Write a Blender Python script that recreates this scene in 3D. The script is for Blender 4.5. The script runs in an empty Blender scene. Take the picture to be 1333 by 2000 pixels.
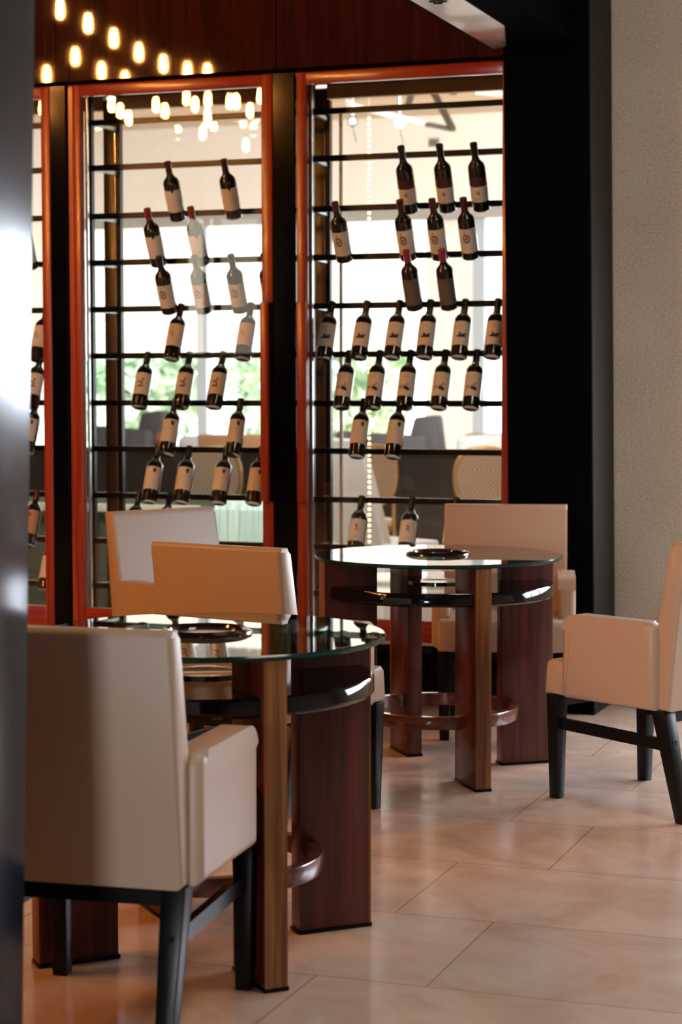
import bpy, bmesh, math, random
from mathutils import Vector, Matrix
random.seed(7)
S = bpy.context.scene
COL = S.collection
PI = math.pi

# ------------------------------------------------------------------ frame of reference
# world x runs along the wine wall to the right, world y runs through it away from the camera,
# the origin is the foot of the black pillar's near right corner.
F, PITCH, ROLL, YAW, EYE = 3905.0, 0.0640, -0.0016, 0.3444, 1.362
UX, UY = math.cos(YAW), -math.sin(YAW)
OX, OY = 1.037, 8.154
def loc(x, y, z=0.0):
    """metres right of / ahead of the camera -> world"""
    a, b = x - OX, y - OY
    return Vector((a*UX + b*UY, -a*UY + b*UX, z))
def vec(x, y): return Vector((x*UX + y*UY, -x*UY + y*UX, 0))
CAM = loc(0, 0, EYE)
def _ray(px, py):
    u0, v0 = px-667.0, py-1000.0
    cr, sr = math.cos(ROLL), math.sin(ROLL)
    u = u0*cr + v0*sr; v = -u0*sr + v0*cr
    xc, zc = u/F, -v/F
    cp, sp = math.cos(PITCH), math.sin(PITCH)
    return (xc, cp + zc*sp, -sp + zc*cp)
def at(px, py, Y):
    r = _ray(px, py); t = Y/r[1]
    return loc(r[0]*t, Y, EYE + r[2]*t)
def atn(px, py, n):
    r = _ray(px, py); d = vec(r[0], r[1]); d.z = r[2]
    t = (n - CAM.y)/d.y
    return CAM + d*t
def atz(px, py, z):
    r = _ray(px, py); t = (z-EYE)/r[2]
    return loc(r[0]*t, r[1]*t, z)

# ------------------------------------------------------------------ camera
cd = bpy.data.cameras.new('camera'); cam = bpy.data.objects.new('camera', cd); COL.objects.link(cam)
cp, sp = math.cos(PITCH), math.sin(PITCH); cr, sr = math.cos(ROLL), math.sin(ROLL)
R0 = vec(1, 0); U0 = vec(0, sp); U0.z = cp; B0 = vec(0, -cp); B0.z = sp
Rv = R0*cr + U0*sr; Uv = U0*cr - R0*sr
M = Matrix((Rv, Uv, B0)).transposed().to_4x4(); M.translation = CAM
cam.matrix_world = M
cd.sensor_fit = 'VERTICAL'; cd.sensor_height = 36; cd.sensor_width = 24; cd.lens = F*36/2000
cd.clip_start = 0.05; cd.clip_end = 200
cd.dof.use_dof = True; cd.dof.focus_distance = 5.9; cd.dof.aperture_fstop = 4.2
S.camera = cam

# ------------------------------------------------------------------ world, daylight, exposure
S.view_settings.view_transform = 'Standard'; S.view_settings.look = 'None'
S.view_settings.gamma = 1; S.view_settings.exposure = 0.0
w = bpy.data.worlds.new('sky'); S.world = w; w.use_nodes = True
wn = w.node_tree.nodes['Background']
wn.inputs[0].default_value = (0.86, 0.95, 1.0, 1); wn.inputs[1].default_value = 6.5

def area(name, pos, size, target, power, color=(1, 1, 1), sy=None):
    l = bpy.data.lights.new(name, 'AREA'); l.energy = power; l.color = color
    l.shape = 'RECTANGLE'; l.size = size; l.size_y = sy or size
    o = bpy.data.objects.new(name, l); COL.objects.link(o)
    o.location = pos
    d = Vector(target) - Vector(pos); o.rotation_euler = d.to_track_quat('-Z', 'Y').to_euler()
    return o
# daylight through the windows of the dining room
pw = loc(-3.2, -6.0, 1.75)
area('daylight_behind', pw, 1.5, loc(-.1, 4.6, 0.6), 300, (0.95, 0.96, 1.0), 2.0)
area('daylight_right', (2.55, 0.50, 1.28), 3.9, (2.2, -1.5, 0.35), 240, (0.78, 0.86, 1.0), 0.9)
def mirrored(px, py0, py1, d):
    # a narrow window in the left part of the room; the cabinet glass mirrors it
    a, b = at(px, py0, d), at(px, py1, d)
    return Vector((a.x, -a.y + 0.15, (a.z+b.z)/2)), abs(a.z-b.z)
for nm, px, wd, e in (('daylight_left', 391, 0.20, 3.4), ('daylight_left_wide', 458, 0.38, 2.6)):
    p_, h_ = mirrored(px, 428, 690, 16.7)
    area(nm, p_, wd, (-1.75, 0.08, 1.9), e, (1.0, 0.88, 0.70), h_)
area('floor_fill_light', (2.0, -3.6, 4.6), 1.3, (1.6, -3.4, 0.0), 55, (1.0, 0.86, 0.74))  # unseen fill added overhead to brighten the dining floor
sl = bpy.data.lights.new('sun', 'SUN'); sl.energy = 9.0; sl.angle = 0.05; so = bpy.data.objects.new('sun', sl); COL.objects.link(so)
so.rotation_euler = Vector((-0.35, -1.0, -0.75)).to_track_quat('-Z', 'Y').to_euler()
area('cloth_fill_light', (-1.9, 1.0, 3.9), 1.5, (-1.9, 2.4, 0.6), 150, (1.0, 0.96, 0.92), 0.4)  # added fill that brightens the front of the teal tablecloth
area('lounge_fill_light', (-1.0, 5.5, 4.0), 4.0, (-1.0, 10.0, 1.8), 1150, (1.0, 0.93, 0.86), 3.0)  # added fill, kept out of view, to brighten the lounge bulkhead

# ------------------------------------------------------------------ materials
MATS = {}
def newmat(name):
    m = bpy.data.materials.new(name); m.use_nodes = True
    nt = m.node_tree; b = nt.nodes['Principled BSDF']
    return m, nt, b
def inp(b, k, v):
    if k in b.inputs: b.inputs[k].default_value = v
def plain(name, col, rough=0.5, metal=0.0, coat=0.0, spec=0.5, emit=None, es=0.0, bump=0.0, bscale=200):
    if name in MATS: return MATS[name]
    m, nt, b = newmat(name)
    inp(b, 'Base Color', (*col, 1)); inp(b, 'Roughness', rough); inp(b, 'Metallic', metal)
    inp(b, 'Coat Weight', coat); inp(b, 'Coat Roughness', 0.06); inp(b, 'Specular IOR Level', spec)
    if emit: inp(b, 'Emission Color', (*emit, 1)); inp(b, 'Emission Strength', es)
    if bump:
        tc = nt.nodes.new('ShaderNodeTexCoord'); n = nt.nodes.new('ShaderNodeTexNoise'); n.inputs['Scale'].default_value = bscale
        n.inputs['Detail'].default_value = 4
        bp = nt.nodes.new('ShaderNodeBump'); bp.inputs['Strength'].default_value = bump; bp.inputs['Distance'].default_value = 0.002
        nt.links.new(tc.outputs['Object'], n.inputs['Vector'])
        nt.links.new(n.outputs[0], bp.inputs['Height']); nt.links.new(bp.outputs[0], b.inputs['Normal'])
    MATS[name] = m; return m
def wood(name, c1, c2, rough=0.3, coat=0.4, axis='Z', scale=1.0):
    if name in MATS: return MATS[name]
    m, nt, b = newmat(name)
    tc = nt.nodes.new('ShaderNodeTexCoord'); mp = nt.nodes.new('ShaderNodeMapping')
    s = [26*scale]*3; s['XYZ'.index(axis)] = 1.1*scale; mp.inputs['Scale'].default_value = s
    n = nt.nodes.new('ShaderNodeTexNoise'); n.inputs['Scale'].default_value = 1.6; n.inputs['Detail'].default_value = 7; n.inputs['Distortion'].default_value = 0.7
    r = nt.nodes.new('ShaderNodeValToRGB'); r.color_ramp.elements[0].position = 0.36; r.color_ramp.elements[1].position = 0.66
    r.color_ramp.elements[0].color = (*c1, 1); r.color_ramp.elements[1].color = (*c2, 1)
    L = nt.links
    L.new(tc.outputs['Object'], mp.inputs['Vector']); L.new(mp.outputs[0], n.inputs['Vector']); L.new(n.outputs[0], r.inputs[0]); L.new(r.outputs[0], b.inputs['Base Color'])
    inp(b, 'Roughness', rough); inp(b, 'Coat Weight', coat); inp(b, 'Coat Roughness', min(0.08, rough))
    MATS[name] = m; return m
def glass(name, tint=(1, 1, 1), ior=1.5, rough=0.0, base=0.0):
    if name in MATS: return MATS[name]
    m = bpy.data.materials.new(name); m.use_nodes = True; nt = m.node_tree; nt.nodes.clear()
    o = nt.nodes.new('ShaderNodeOutputMaterial'); mx = nt.nodes.new('ShaderNodeMixShader'); t = nt.nodes.new('ShaderNodeBsdfTransparent')
    g = nt.nodes.new('ShaderNodeBsdfGlossy'); f = nt.nodes.new('ShaderNodeFresnel')
    ge = nt.nodes.new('ShaderNodeNewGeometry'); io = nt.nodes.new('ShaderNodeMix'); io.data_type = 'FLOAT'
    io.inputs[2].default_value = ior; io.inputs[3].default_value = 1.0/ior
    # the pane's far face reflects as much as its near face (the node inverts the index on back faces)
    nt.links.new(ge.outputs['Backfacing'], io.inputs[0]); nt.links.new(io.outputs[0], f.inputs[0])
    t.inputs[0].default_value = (*tint, 1); g.inputs['Roughness'].default_value = rough; g.inputs['Color'].default_value = (1, 1, 1, 1)
    L = nt.links; L.new(f.outputs[0], mx.inputs[0]); L.new(t.outputs[0], mx.inputs[1]); L.new(g.outputs[0], mx.inputs[2]); L.new(mx.outputs[0], o.inputs[0])
    MATS[name] = m; return m
def floor_mat():
    m, nt, b = newmat('marble floor'); L = nt.links
    tc = nt.nodes.new('ShaderNodeTexCoord')
    mp = nt.nodes.new('ShaderNodeMapping'); mp.inputs['Location'].default_value = (-0.455+1.15*20, 3.775+0.578*41, 0)
    br = nt.nodes.new('ShaderNodeTexBrick'); br.offset = 0.23; br.offset_frequency = 2; br.squash = 1.0
    br.inputs['Scale'].default_value = 1; br.inputs['Brick Width'].default_value = 1.15; br.inputs['Row Height'].default_value = 0.578
    br.inputs['Mortar Size'].default_value = 0.0022; br.inputs['Mortar Smooth'].default_value = 0.3; br.inputs['Bias'].default_value = 0.0
    br.inputs['Color1'].default_value = (0.80, 0.60, 0.47, 1); br.inputs['Color2'].default_value = (0.72, 0.54, 0.43, 1); br.inputs['Mortar'].default_value = (0.40, 0.26, 0.18, 1)
    L.new(tc.outputs['Object'], mp.inputs['Vector']); L.new(mp.outputs[0], br.inputs['Vector'])
    n = nt.nodes.new('ShaderNodeTexNoise'); n.inputs['Scale'].default_value = 2.2; n.inputs['Detail'].default_value = 9; n.inputs['Roughness'].default_value = 0.62; n.inputs['Distortion'].default_value = 1.4
    L.new(tc.outputs['Object'], n.inputs['Vector'])
    r = nt.nodes.new('ShaderNodeValToRGB'); r.color_ramp.elements[0].position = 0.33; r.color_ramp.elements[1].position = 0.62
    r.color_ramp.elements[0].color = (0.70, 0.60, 0.52, 1); r.color_ramp.elements[1].color = (1.0, 1.0, 1.0, 1)
    L.new(n.outputs[0], r.inputs[0])
    mx = nt.nodes.new('ShaderNodeMix'); mx.data_type = 'RGBA'; mx.blend_type = 'MULTIPLY'; mx.inputs[0].default_value = 0.75
    L.new(br.outputs['Color'], mx.inputs[6]); L.new(r.outputs[0], mx.inputs[7]); L.new(mx.outputs[2], b.inputs['Base Color'])
    n2 = nt.nodes.new('ShaderNodeTexNoise'); n2.inputs['Scale'].default_value = 7; n2.inputs['Detail'].default_value = 6; L.new(tc.outputs['Object'], n2.inputs['Vector'])
    mr = nt.nodes.new('ShaderNodeMapRange'); mr.inputs[1].default_value = 0.3; mr.inputs[2].default_value = 0.7; mr.inputs[3].default_value = 0.13; mr.inputs[4].default_value = 0.27
    L.new(n2.outputs[0], mr.inputs[0]); L.new(mr.outputs[0], b.inputs['Roughness'])
    bp = nt.nodes.new('ShaderNodeBump'); bp.inputs['Strength'].default_value = 0.25; bp.inputs['Distance'].default_value = 0.004
    L.new(n2.outputs[0], bp.inputs['Height']); L.new(bp.outputs[0], b.inputs['Normal'])
    return m
def stucco_mat():
    m, nt, b = newmat('textured plaster'); L = nt.links
    tc = nt.nodes.new('ShaderNodeTexCoord'); n = nt.nodes.new('ShaderNodeTexNoise'); n.inputs['Scale'].default_value = 120; n.inputs['Detail'].default_value = 5
    n2 = nt.nodes.new('ShaderNodeTexNoise'); n2.inputs['Scale'].default_value = 3
    r = nt.nodes.new('ShaderNodeValToRGB'); r.color_ramp.elements[0].position = 0.3; r.color_ramp.elements[1].position = 0.7
    r.color_ramp.elements[0].color = (0.42, 0.35, 0.26, 1); r.color_ramp.elements[1].color = (0.68, 0.60, 0.47, 1)
    ad = nt.nodes.new('ShaderNodeMath'); ad.operation = 'MULTIPLY_ADD'; ad.inputs[1].default_value = 0.25
    L.new(tc.outputs['Object'], n.inputs['Vector']); L.new(tc.outputs['Object'], n2.inputs['Vector'])
    L.new(n2.outputs[0], ad.inputs[0]); L.new(n.outputs[0], ad.inputs[2]); 
    sb = nt.nodes.new('ShaderNodeMath'); sb.operation = 'SUBTRACT'; sb.inputs[1].default_value = 0.12
    L.new(ad.outputs[0], sb.inputs[0]); L.new(sb.outputs[0], r.inputs[0]); L.new(r.outputs[0], b.inputs['Base Color'])
    bp = nt.nodes.new('ShaderNodeBump'); bp.inputs['Strength'].default_value = 0.8; bp.inputs['Distance'].default_value = 0.006
    L.new(n.outputs[0], bp.inputs['Height']); L.new(bp.outputs[0], b.inputs['Normal']); inp(b, 'Roughness', 0.9)
    return m
def foliage_mat():
    m, nt, b = newmat('leaves'); L = nt.links
    tc = nt.nodes.new('ShaderNodeTexCoord'); n = nt.nodes.new('ShaderNodeTexNoise'); n.inputs['Scale'].default_value = 2.5; n.inputs['Detail'].default_value = 5
    r = nt.nodes.new('ShaderNodeValToRGB'); r.color_ramp.elements[0].position = 0.4; r.color_ramp.elements[1].position = 0.6
    r.color_ramp.elements[0].color = (0.40, 0.55, 0.34, 1); r.color_ramp.elements[1].color = (0.85, 0.93, 0.78, 1)
    L.new(tc.outputs['Object'], n.inputs['Vector']); L.new(n.outputs[0], r.inputs[0]); L.new(r.outputs[0], b.inputs['Base Color']); inp(b, 'Roughness', 0.6)
    return m
def blind_mat():
    m = bpy.data.materials.new('blind fabric'); m.use_nodes = True; nt = m.node_tree; nt.nodes.clear(); L = nt.links
    o = nt.nodes.new('ShaderNodeOutputMaterial'); mx = nt.nodes.new('ShaderNodeMixShader'); mx.inputs[0].default_value = 0.62
    d = nt.nodes.new('ShaderNodeBsdfDiffuse'); t = nt.nodes.new('ShaderNodeBsdfTranslucent')
    d.inputs[0].default_value = (0.82, 0.78, 0.72, 1); t.inputs[0].default_value = (0.90, 0.83, 0.76, 1)
    L.new(d.outputs[0], mx.inputs[1]); L.new(t.outputs[0], mx.inputs[2]); L.new(mx.outputs[0], o.inputs[0]); return m
def weave_mat():
    m, nt, b = newmat('woven cane'); L = nt.links
    tc = nt.nodes.new('ShaderNodeTexCoord'); ck = nt.nodes.new('ShaderNodeTexChecker'); ck.inputs['Scale'].default_value = 70
    ck.inputs[1].default_value = (0.42, 0.29, 0.20, 1); ck.inputs[2].default_value = (0.26, 0.17, 0.11, 1)
    L.new(tc.outputs['Object'], ck.inputs['Vector']); L.new(ck.outputs[0], b.inputs['Base Color']); inp(b, 'Roughness', 0.6); return m
def bulb_glow():
    return plain('filament glow', (1, .6, .3), 0.3, emit=(1.0, 0.36, 0.07), es=BULB)
BULB = 430.0
M_FLOOR = floor_mat(); M_STUCCO = stucco_mat(); M_LEAF = foliage_mat(); M_BLIND = blind_mat(); M_CANE = weave_mat()
M_LEATHER = plain('beige leather', (0.52, 0.385, 0.28), 0.36, bump=0.25, bscale=420)
M_BLACKWOOD = plain('black lacquered wood', (0.006, 0.006, 0.007), 0.32, spec=0.22)
M_BLACK = plain('black gloss panel', (0.002, 0.003, 0.0045), 0.09, spec=0.20)
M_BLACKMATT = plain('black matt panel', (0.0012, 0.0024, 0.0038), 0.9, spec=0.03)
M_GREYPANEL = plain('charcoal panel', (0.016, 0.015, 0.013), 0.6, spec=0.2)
M_DOORWOOD = wood('cherry wood', (0.24, 0.018, 0.010), (0.40, 0.055, 0.016), 0.32, 0.12)
M_DOORWOODH = wood('cherry wood across', (0.24, 0.018, 0.010), (0.40, 0.045, 0.018), 0.30, 0.3, axis='X')
M_HEADER = wood('mahogany veneer', (0.030, 0.008, 0.005), (0.055, 0.013, 0.007), 0.025, 0.3, axis='Z', scale=0.5)
M_PLANK = wood('rosewood', (0.050, 0.007, 0.005), (0.125, 0.020, 0.012), 0.30, 0.12)
M_EDGE = wood('light edge wood', (0.11, 0.034, 0.010), (0.30, 0.125, 0.036), 0.40, 0.05)
M_RINGWOOD = wood('rosewood band', (0.08, 0.02, 0.012), (0.17, 0.05, 0.03), 0.22, 0.6, axis='X')
M_STEEL = plain('black steel', (0.014, 0.011, 0.010), 0.28, 0.6)
M_CHROME = plain('brushed aluminium', (0.75, 0.80, 0.80), 0.22, 1.0)
M_GLASS = glass('clear glass', (0.97, 0.985, 0.98), 1.45)
M_TGLASS = glass('smoked table glass', (0.50, 0.58, 0.56), 1.72)
M_TEDGE = plain('polished glass edge', (0.005, 0.040, 0.037), 0.12, spec=0.4)
M_BOTTLE = plain('dark wine glass', (0.006, 0.007, 0.004), 0.07, coat=0.6)
M_WHITE = plain('white paint', (0.90, 0.88, 0.86), 0.6)
M_CEIL = wood('pale ceiling', (0.44, 0.35, 0.25), (0.58, 0.48, 0.36), 0.8, 0.0, axis='X', scale=0.08)

# ------------------------------------------------------------------ mesh helpers
def link(name, bm, mats, parent=None, smooth=True, angle=0.6):
    me = bpy.data.meshes.new(name); bmesh.ops.recalc_face_normals(bm, faces=bm.faces); bm.to_mesh(me); bm.free()
    if not isinstance(mats, (list, tuple)): mats = [mats]
    for m in mats: me.materials.append(m)
    if smooth:
        me.polygons.foreach_set('use_smooth', [True]*len(me.polygons))
        try: me.set_sharp_from_angle(angle=angle)
        except Exception: pass
    o = bpy.data.objects.new(name, me); COL.objects.link(o)
    if parent: o.parent = parent
    return o
def thing(name, label, cat, pos=(0, 0, 0), rz=0.0, group=None):
    o = bpy.data.objects.new(name, None); COL.objects.link(o); o.empty_display_size = 0.1
    o.location = pos; o.rotation_euler = (0, 0, rz); o['label'] = label; o['category'] = cat
    if group: o['group'] = group
    return o
def tag(o, label, cat, group=None, kind=None):
    o['label'] = label; o['category'] = cat
    if group: o['group'] = group
    if kind: o['kind'] = kind
    return o
def struct(name, bm, mats, label=None, cat=None, **k):
    o = link(name, bm, mats, **k); o['kind'] = 'structure'
    if label: o['label'] = label
    if cat: o['category'] = cat
    return o
def bx(bm, x0, x1, y0, y1, z0, z1, bev=0.0, seg=2, mi=0):
    vs = [bm.verts.new((x, y, z)) for x in (x0, x1) for y in (y0, y1) for z in (z0, z1)]
    fs = [(0, 1, 3, 2), (4, 6, 7, 5), (0, 4, 5, 1), (2, 3, 7, 6), (0, 2, 6, 4), (1, 5, 7, 3)]
    faces = [bm.faces.new([vs[i] for i in f]) for f in fs]
    for f in faces: f.material_index = mi
    if bev > 0:
        es = list({e for f in faces for e in f.edges})
        bmesh.ops.bevel(bm, geom=es, offset=bev, segments=seg, profile=0.5, affect='EDGES')
    return bm
def box(*a, **k): return bx(bmesh.new(), *a, **k)
def hexa(bm, bottom, top, bev=0.0, seg=2):
    """bottom/top: 4 points each, same winding"""
    vb = [bm.verts.new(p) for p in bottom]; vt = [bm.verts.new(p) for p in top]
    faces = [bm.faces.new(vb[::-1]), bm.faces.new(vt)]
    for i in range(4): faces.append(bm.faces.new([vb[i], vb[(i+1) % 4], vt[(i+1) % 4], vt[i]]))
    if bev > 0:
        es = list({e for f in faces for e in f.edges})
        bmesh.ops.bevel(bm, geom=es, offset=bev, segments=seg, profile=0.5, affect='EDGES')
    return bm
def prism(bm, prof, x0, x1, axis='X', bev=0.0, seg=3):
    """profile (a,b) extruded along axis; X: (y,z)  Y: (x,z)  Z: (x,y)"""
    def P(t, a, b):
        return (t, a, b) if axis == 'X' else ((a, t, b) if axis == 'Y' else (a, b, t))
    A = [bm.verts.new(P(x0, a, b)) for a, b in prof]; Bv = [bm.verts.new(P(x1, a, b)) for a, b in prof]
    n = len(prof)
    f0 = bm.faces.new(A); f1 = bm.faces.new(Bv[::-1])
    for i in range(n): bm.faces.new([A[i], Bv[i], Bv[(i+1) % n], A[(i+1) % n]])
    if bev > 0:
        es = list(set(f0.edges) | set(f1.edges))
        bmesh.ops.bevel(bm, geom=es, offset=bev, segments=seg, profile=0.5, affect='EDGES')
    return bm
def arc(cx, cy, r, a0, a1, n=6):
    return [(cx + r*math.cos(math.radians(a0 + (a1-a0)*i/n)), cy + r*math.sin(math.radians(a0 + (a1-a0)*i/n))) for i in range(n+1)]
def lathe(bm, prof, n=32, c=(0, 0, 0), a0=0.0, a1=2*PI, mi=0):
    full = abs(a1-a0-2*PI) < 1e-6
    k = n if full else n+1
    rings = []
    for r, z in prof:
        if r < 1e-6: rings.append([bm.verts.new((c[0], c[1], c[2]+z))])
        else: rings.append([bm.verts.new((c[0]+r*math.cos(a0+(a1-a0)*i/n), c[1]+r*math.sin(a0+(a1-a0)*i/n), c[2]+z)) for i in range(k)])
    for A, Bq in zip(rings, rings[1:]):
        m = n if full else n
        for i in range(m):
            j = (i+1) % k
            if len(A) == 1 and len(Bq) == 1: continue
            if len(A) == 1: f = bm.faces.new([A[0], Bq[j], Bq[i]])
            elif len(Bq) == 1: f = bm.faces.new([A[i], A[j], Bq[0]])
            else: f = bm.faces.new([A[i], A[j], Bq[j], Bq[i]])
            f.material_index = mi
    return bm
def tube(bm, pts, r, n=8, closed=False):
    pts = [Vector(p) for p in pts]; N = len(pts); rings = []
    up = Vector((0, 0, 1)); prev = None
    for i, p in enumerate(pts):
        if closed: t = (pts[(i+1) % N] - pts[i-1]).normalized()
        else: t = (pts[min(i+1, N-1)] - pts[max(i-1, 0)]).normalized()
        if prev is None:
            a = t.cross(up if abs(t.z) < 0.95 else Vector((1, 0, 0))).normalized()
        else:
            a = (prev - t*prev.dot(t)).normalized()
        prev = a; b = t.cross(a)
        rr = r[i] if isinstance(r, (list, tuple)) else r
        rings.append([bm.verts.new(p + a*rr*math.cos(2*PI*k/n) + b*rr*math.sin(2*PI*k/n)) for k in range(n)])
    for i in range(N if closed else N-1):
        A, Bq = rings[i], rings[(i+1) % N]
        for k in range(n): bm.faces.new([A[k], A[(k+1) % n], Bq[(k+1) % n], Bq[k]])
    if not closed:
        bm.faces.new(rings[0][::-1]); bm.faces.new(rings[-1])
    return bm
def bar(bm, p, q, wx, wz):
    """rectangular bar from p to q"""
    p, q = Vector(p), Vector(q); t = (q-p).normalized()
    s = t.cross(Vector((0, 0, 1)))
    s = s.normalized() if s.length > 1e-3 else Vector((1, 0, 0))
    u = s.cross(t).normalized()
    c = [(-1, -1), (1, -1), (1, 1), (-1, 1)]
    return hexa(bm, [p + s*a*wx/2 + u*b*wz/2 for a, b in c], [q + s*a*wx/2 + u*b*wz/2 for a, b in c])
def copy_tree(o, parent=None):
    c = o.copy(); COL.objects.link(c)
    if parent is not None:
        c.parent = parent; c.matrix_parent_inverse = o.matrix_parent_inverse.copy()
    for ch in list(o.children): copy_tree(ch, c)
    return c

# ================================================================== SETTING
CEIL = 4.7
struct('floor', box(-9, 8, -16, 18, -0.05, 0), M_FLOOR, smooth=False)
ZD = 2.74   # dropped ceiling
struct('ceiling', box(-9, 8, -16, 0.62, CEIL, CEIL+0.05), plain('dark ceiling', (0.035, 0.022, 0.016), 0.5), smooth=False)
bm = box(-0.444, -0.10, -10, -0.005, ZD, CEIL)
struct('ceiling_dropped', bm, plain('black soffit', (0.001, 0.0016, 0.0020), 0.9, spec=0.02), smooth=False)
bm = prism(bmesh.new(), [(-0.444, -10), (-0.264, -10), (-0.264, -0.457), (-0.388, 0.028), (-0.444, 0.028)], ZD-0.003, ZD+0.05, 'Z')
struct('trim_1', bm, plain('veneered soffit strip', (0.42, 0.33, 0.27), 0.16, coat=0.5, bump=0.15, bscale=14), smooth=False)
# black cheek of the dropped ceiling facing the taller room
struct('trim_2', box(-0.456, -0.4445, -10, 0.028, ZD-0.002, CEIL), M_BLACKMATT, smooth=False)
# small recessed spot in the soffit strip
t = thing('recessed_spotlight', 'small dark round spotlight set into the pale soffit strip', 'spotlight', (-0.36, -1.02, ZD))
link('ring', lathe(bmesh.new(), [(0.018, 0.0), (0.032, 0.0), (0.034, -0.006), (0.018, -0.008)], 20), M_BLACK, t)
link('lens', lathe(bmesh.new(), [(0, -0.004), (0.018, -0.004), (0.018, 0.0)], 20), M_STEEL, t)

# frames behind the daylight openings
for k_, nm in ((6, 'daylight_left'), (7, 'daylight_left_wide'), (8, 'daylight_behind')):
    lo = bpy.data.objects[nm]; a_, b_ = lo.data.size/2+0.07, lo.data.size_y/2+0.07
    wf = box(-a_, a_, -b_, b_, 0.03, 0.08)
    for x0_, x1_, y0_, y1_ in ((-a_, -a_+0.06, -b_, b_), (a_-0.06, a_, -b_, b_), (-a_, a_, -b_, -b_+0.06), (-a_, a_, b_-0.06, b_)): bx(wf, x0_, x1_, y0_, y1_, -0.02, 0.04)
    o = struct(f'window_{k_}', wf, plain('dark window frame', (0.02, 0.02, 0.022), 0.4), smooth=False)
    o.location = lo.location; o.rotation_euler = lo.rotation_euler

# header wall above the wine cabinets, veneered panels with open seams
for i, (a, b) in enumerate([(-3.6, -2.463), (-2.458, -1.407), (-1.402, -0.30)]):
    struct('wall_header', box(a, b, 0.03, 0.60, 2.706, CEIL, 0.0), M_HEADER, smooth=False)
struct('trim_glint_mask', box(-3.6, -0.30, 0.029, 0.12, 2.6965, 2.7055), M_BLACKMATT, smooth=False)  # black strip added to hide the bright glint under the header
# walls of the dining room
struct('wall_left_far', box(-9, -3.62, 0.0, 0.6, 0, CEIL), plain('dark wall', (0.05, 0.035, 0.03), 0.6), smooth=False)
for nm, a, b, z0, z1 in (('wall_left_front', -16, -8.0, 0, CEIL), ('wall_left_rear', -1.0, 0.0, 0, CEIL), ('wall_left_middle', -8.0, -1.0, 0, CEIL)):
    struct(nm, box(-8.9, -8.7, a, b, z0, z1), plain('taupe wall', (0.035, 0.022, 0.016), 0.7), smooth=False)
struct('wall_rear', box(-9, 8, -16.0, -15.8, 0, CEIL), plain('taupe wall', (0.035, 0.022, 0.016), 0.7), smooth=False)
# stuccoed wall right of the pillar
wr = box(-0.36, 0.58, 0.425, 0.62, 0, CEIL); bx(wr, 0.58, 4.55, 0.41, 0.62, 0, 0.82); bx(wr, 0.58, 4.55, 0.41, 0.62, 1.75, CEIL); bx(wr, 4.55, 7.1, 0.41, 0.62, 0, CEIL)
struct('wall_right', wr, M_STUCCO, smooth=False)
wf = bmesh.new()
for a in (0.58, 1.88, 3.20, 4.50): bx(wf, a, a+0.05, 0.40, 0.46, 0.82, 1.75)
struct('window_5', wf, plain('dark window frame', (0.02, 0.02, 0.022), 0.4), smooth=False)
struct('wall_right_side', box(7.0, 7.2, -16, 18, 0, CEIL), plain('light taupe wall', (0.36, 0.30, 0.25), 0.7), smooth=False)

# pillar between the cabinets and the stuccoed wall
c = thing('pillar', 'tall black pillar with a charcoal side face beside the right wine rack', 'pillar', (0, 0, 0))
hexa_b = [(-0.352, 0, 0), (0, 0, 0), (0, 0.42, 0), (-0.352, 0.42, 0)]
hexa_t = [(-0.421, 0, CEIL), (-0.063, 0, CEIL), (-0.063, 0.42, CEIL), (-0.421, 0.42, CEIL)]
link('body', hexa(bmesh.new(), hexa_b, hexa_t), M_BLACKMATT, c, smooth=False)
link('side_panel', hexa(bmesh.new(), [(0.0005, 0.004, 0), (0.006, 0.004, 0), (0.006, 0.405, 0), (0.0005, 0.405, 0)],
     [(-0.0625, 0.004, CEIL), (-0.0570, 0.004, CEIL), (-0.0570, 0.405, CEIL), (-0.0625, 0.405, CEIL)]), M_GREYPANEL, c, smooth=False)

# glossy black pillar close to the camera on the left
pr = loc(-0.592, 3.62, 0)
c = thing('lacquered_pillar', 'blurred glossy blue-black pillar at the left edge of the room', 'pillar', (pr.x, pr.y, 0))
sh = vec(1, 0)*0.0235
L = CEIL
bq = [Vector((0, -0.55, 0)), Vector((0, 0, 0)), Vector((-1.05, 0, 0)), Vector((-1.05, -0.55, 0))]  # unseen left part widened to keep bulb light off the near chair's back
tq = [p + sh*L + Vector((0, 0, L-0.01)) for p in bq]
link('body', hexa(bmesh.new(), bq[::-1], tq[::-1], 0.004), plain('blue-black lacquer', (0.006, 0.014, 0.024), 0.17, coat=0.0, spec=0.28, bump=0.12, bscale=5), c)

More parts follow.
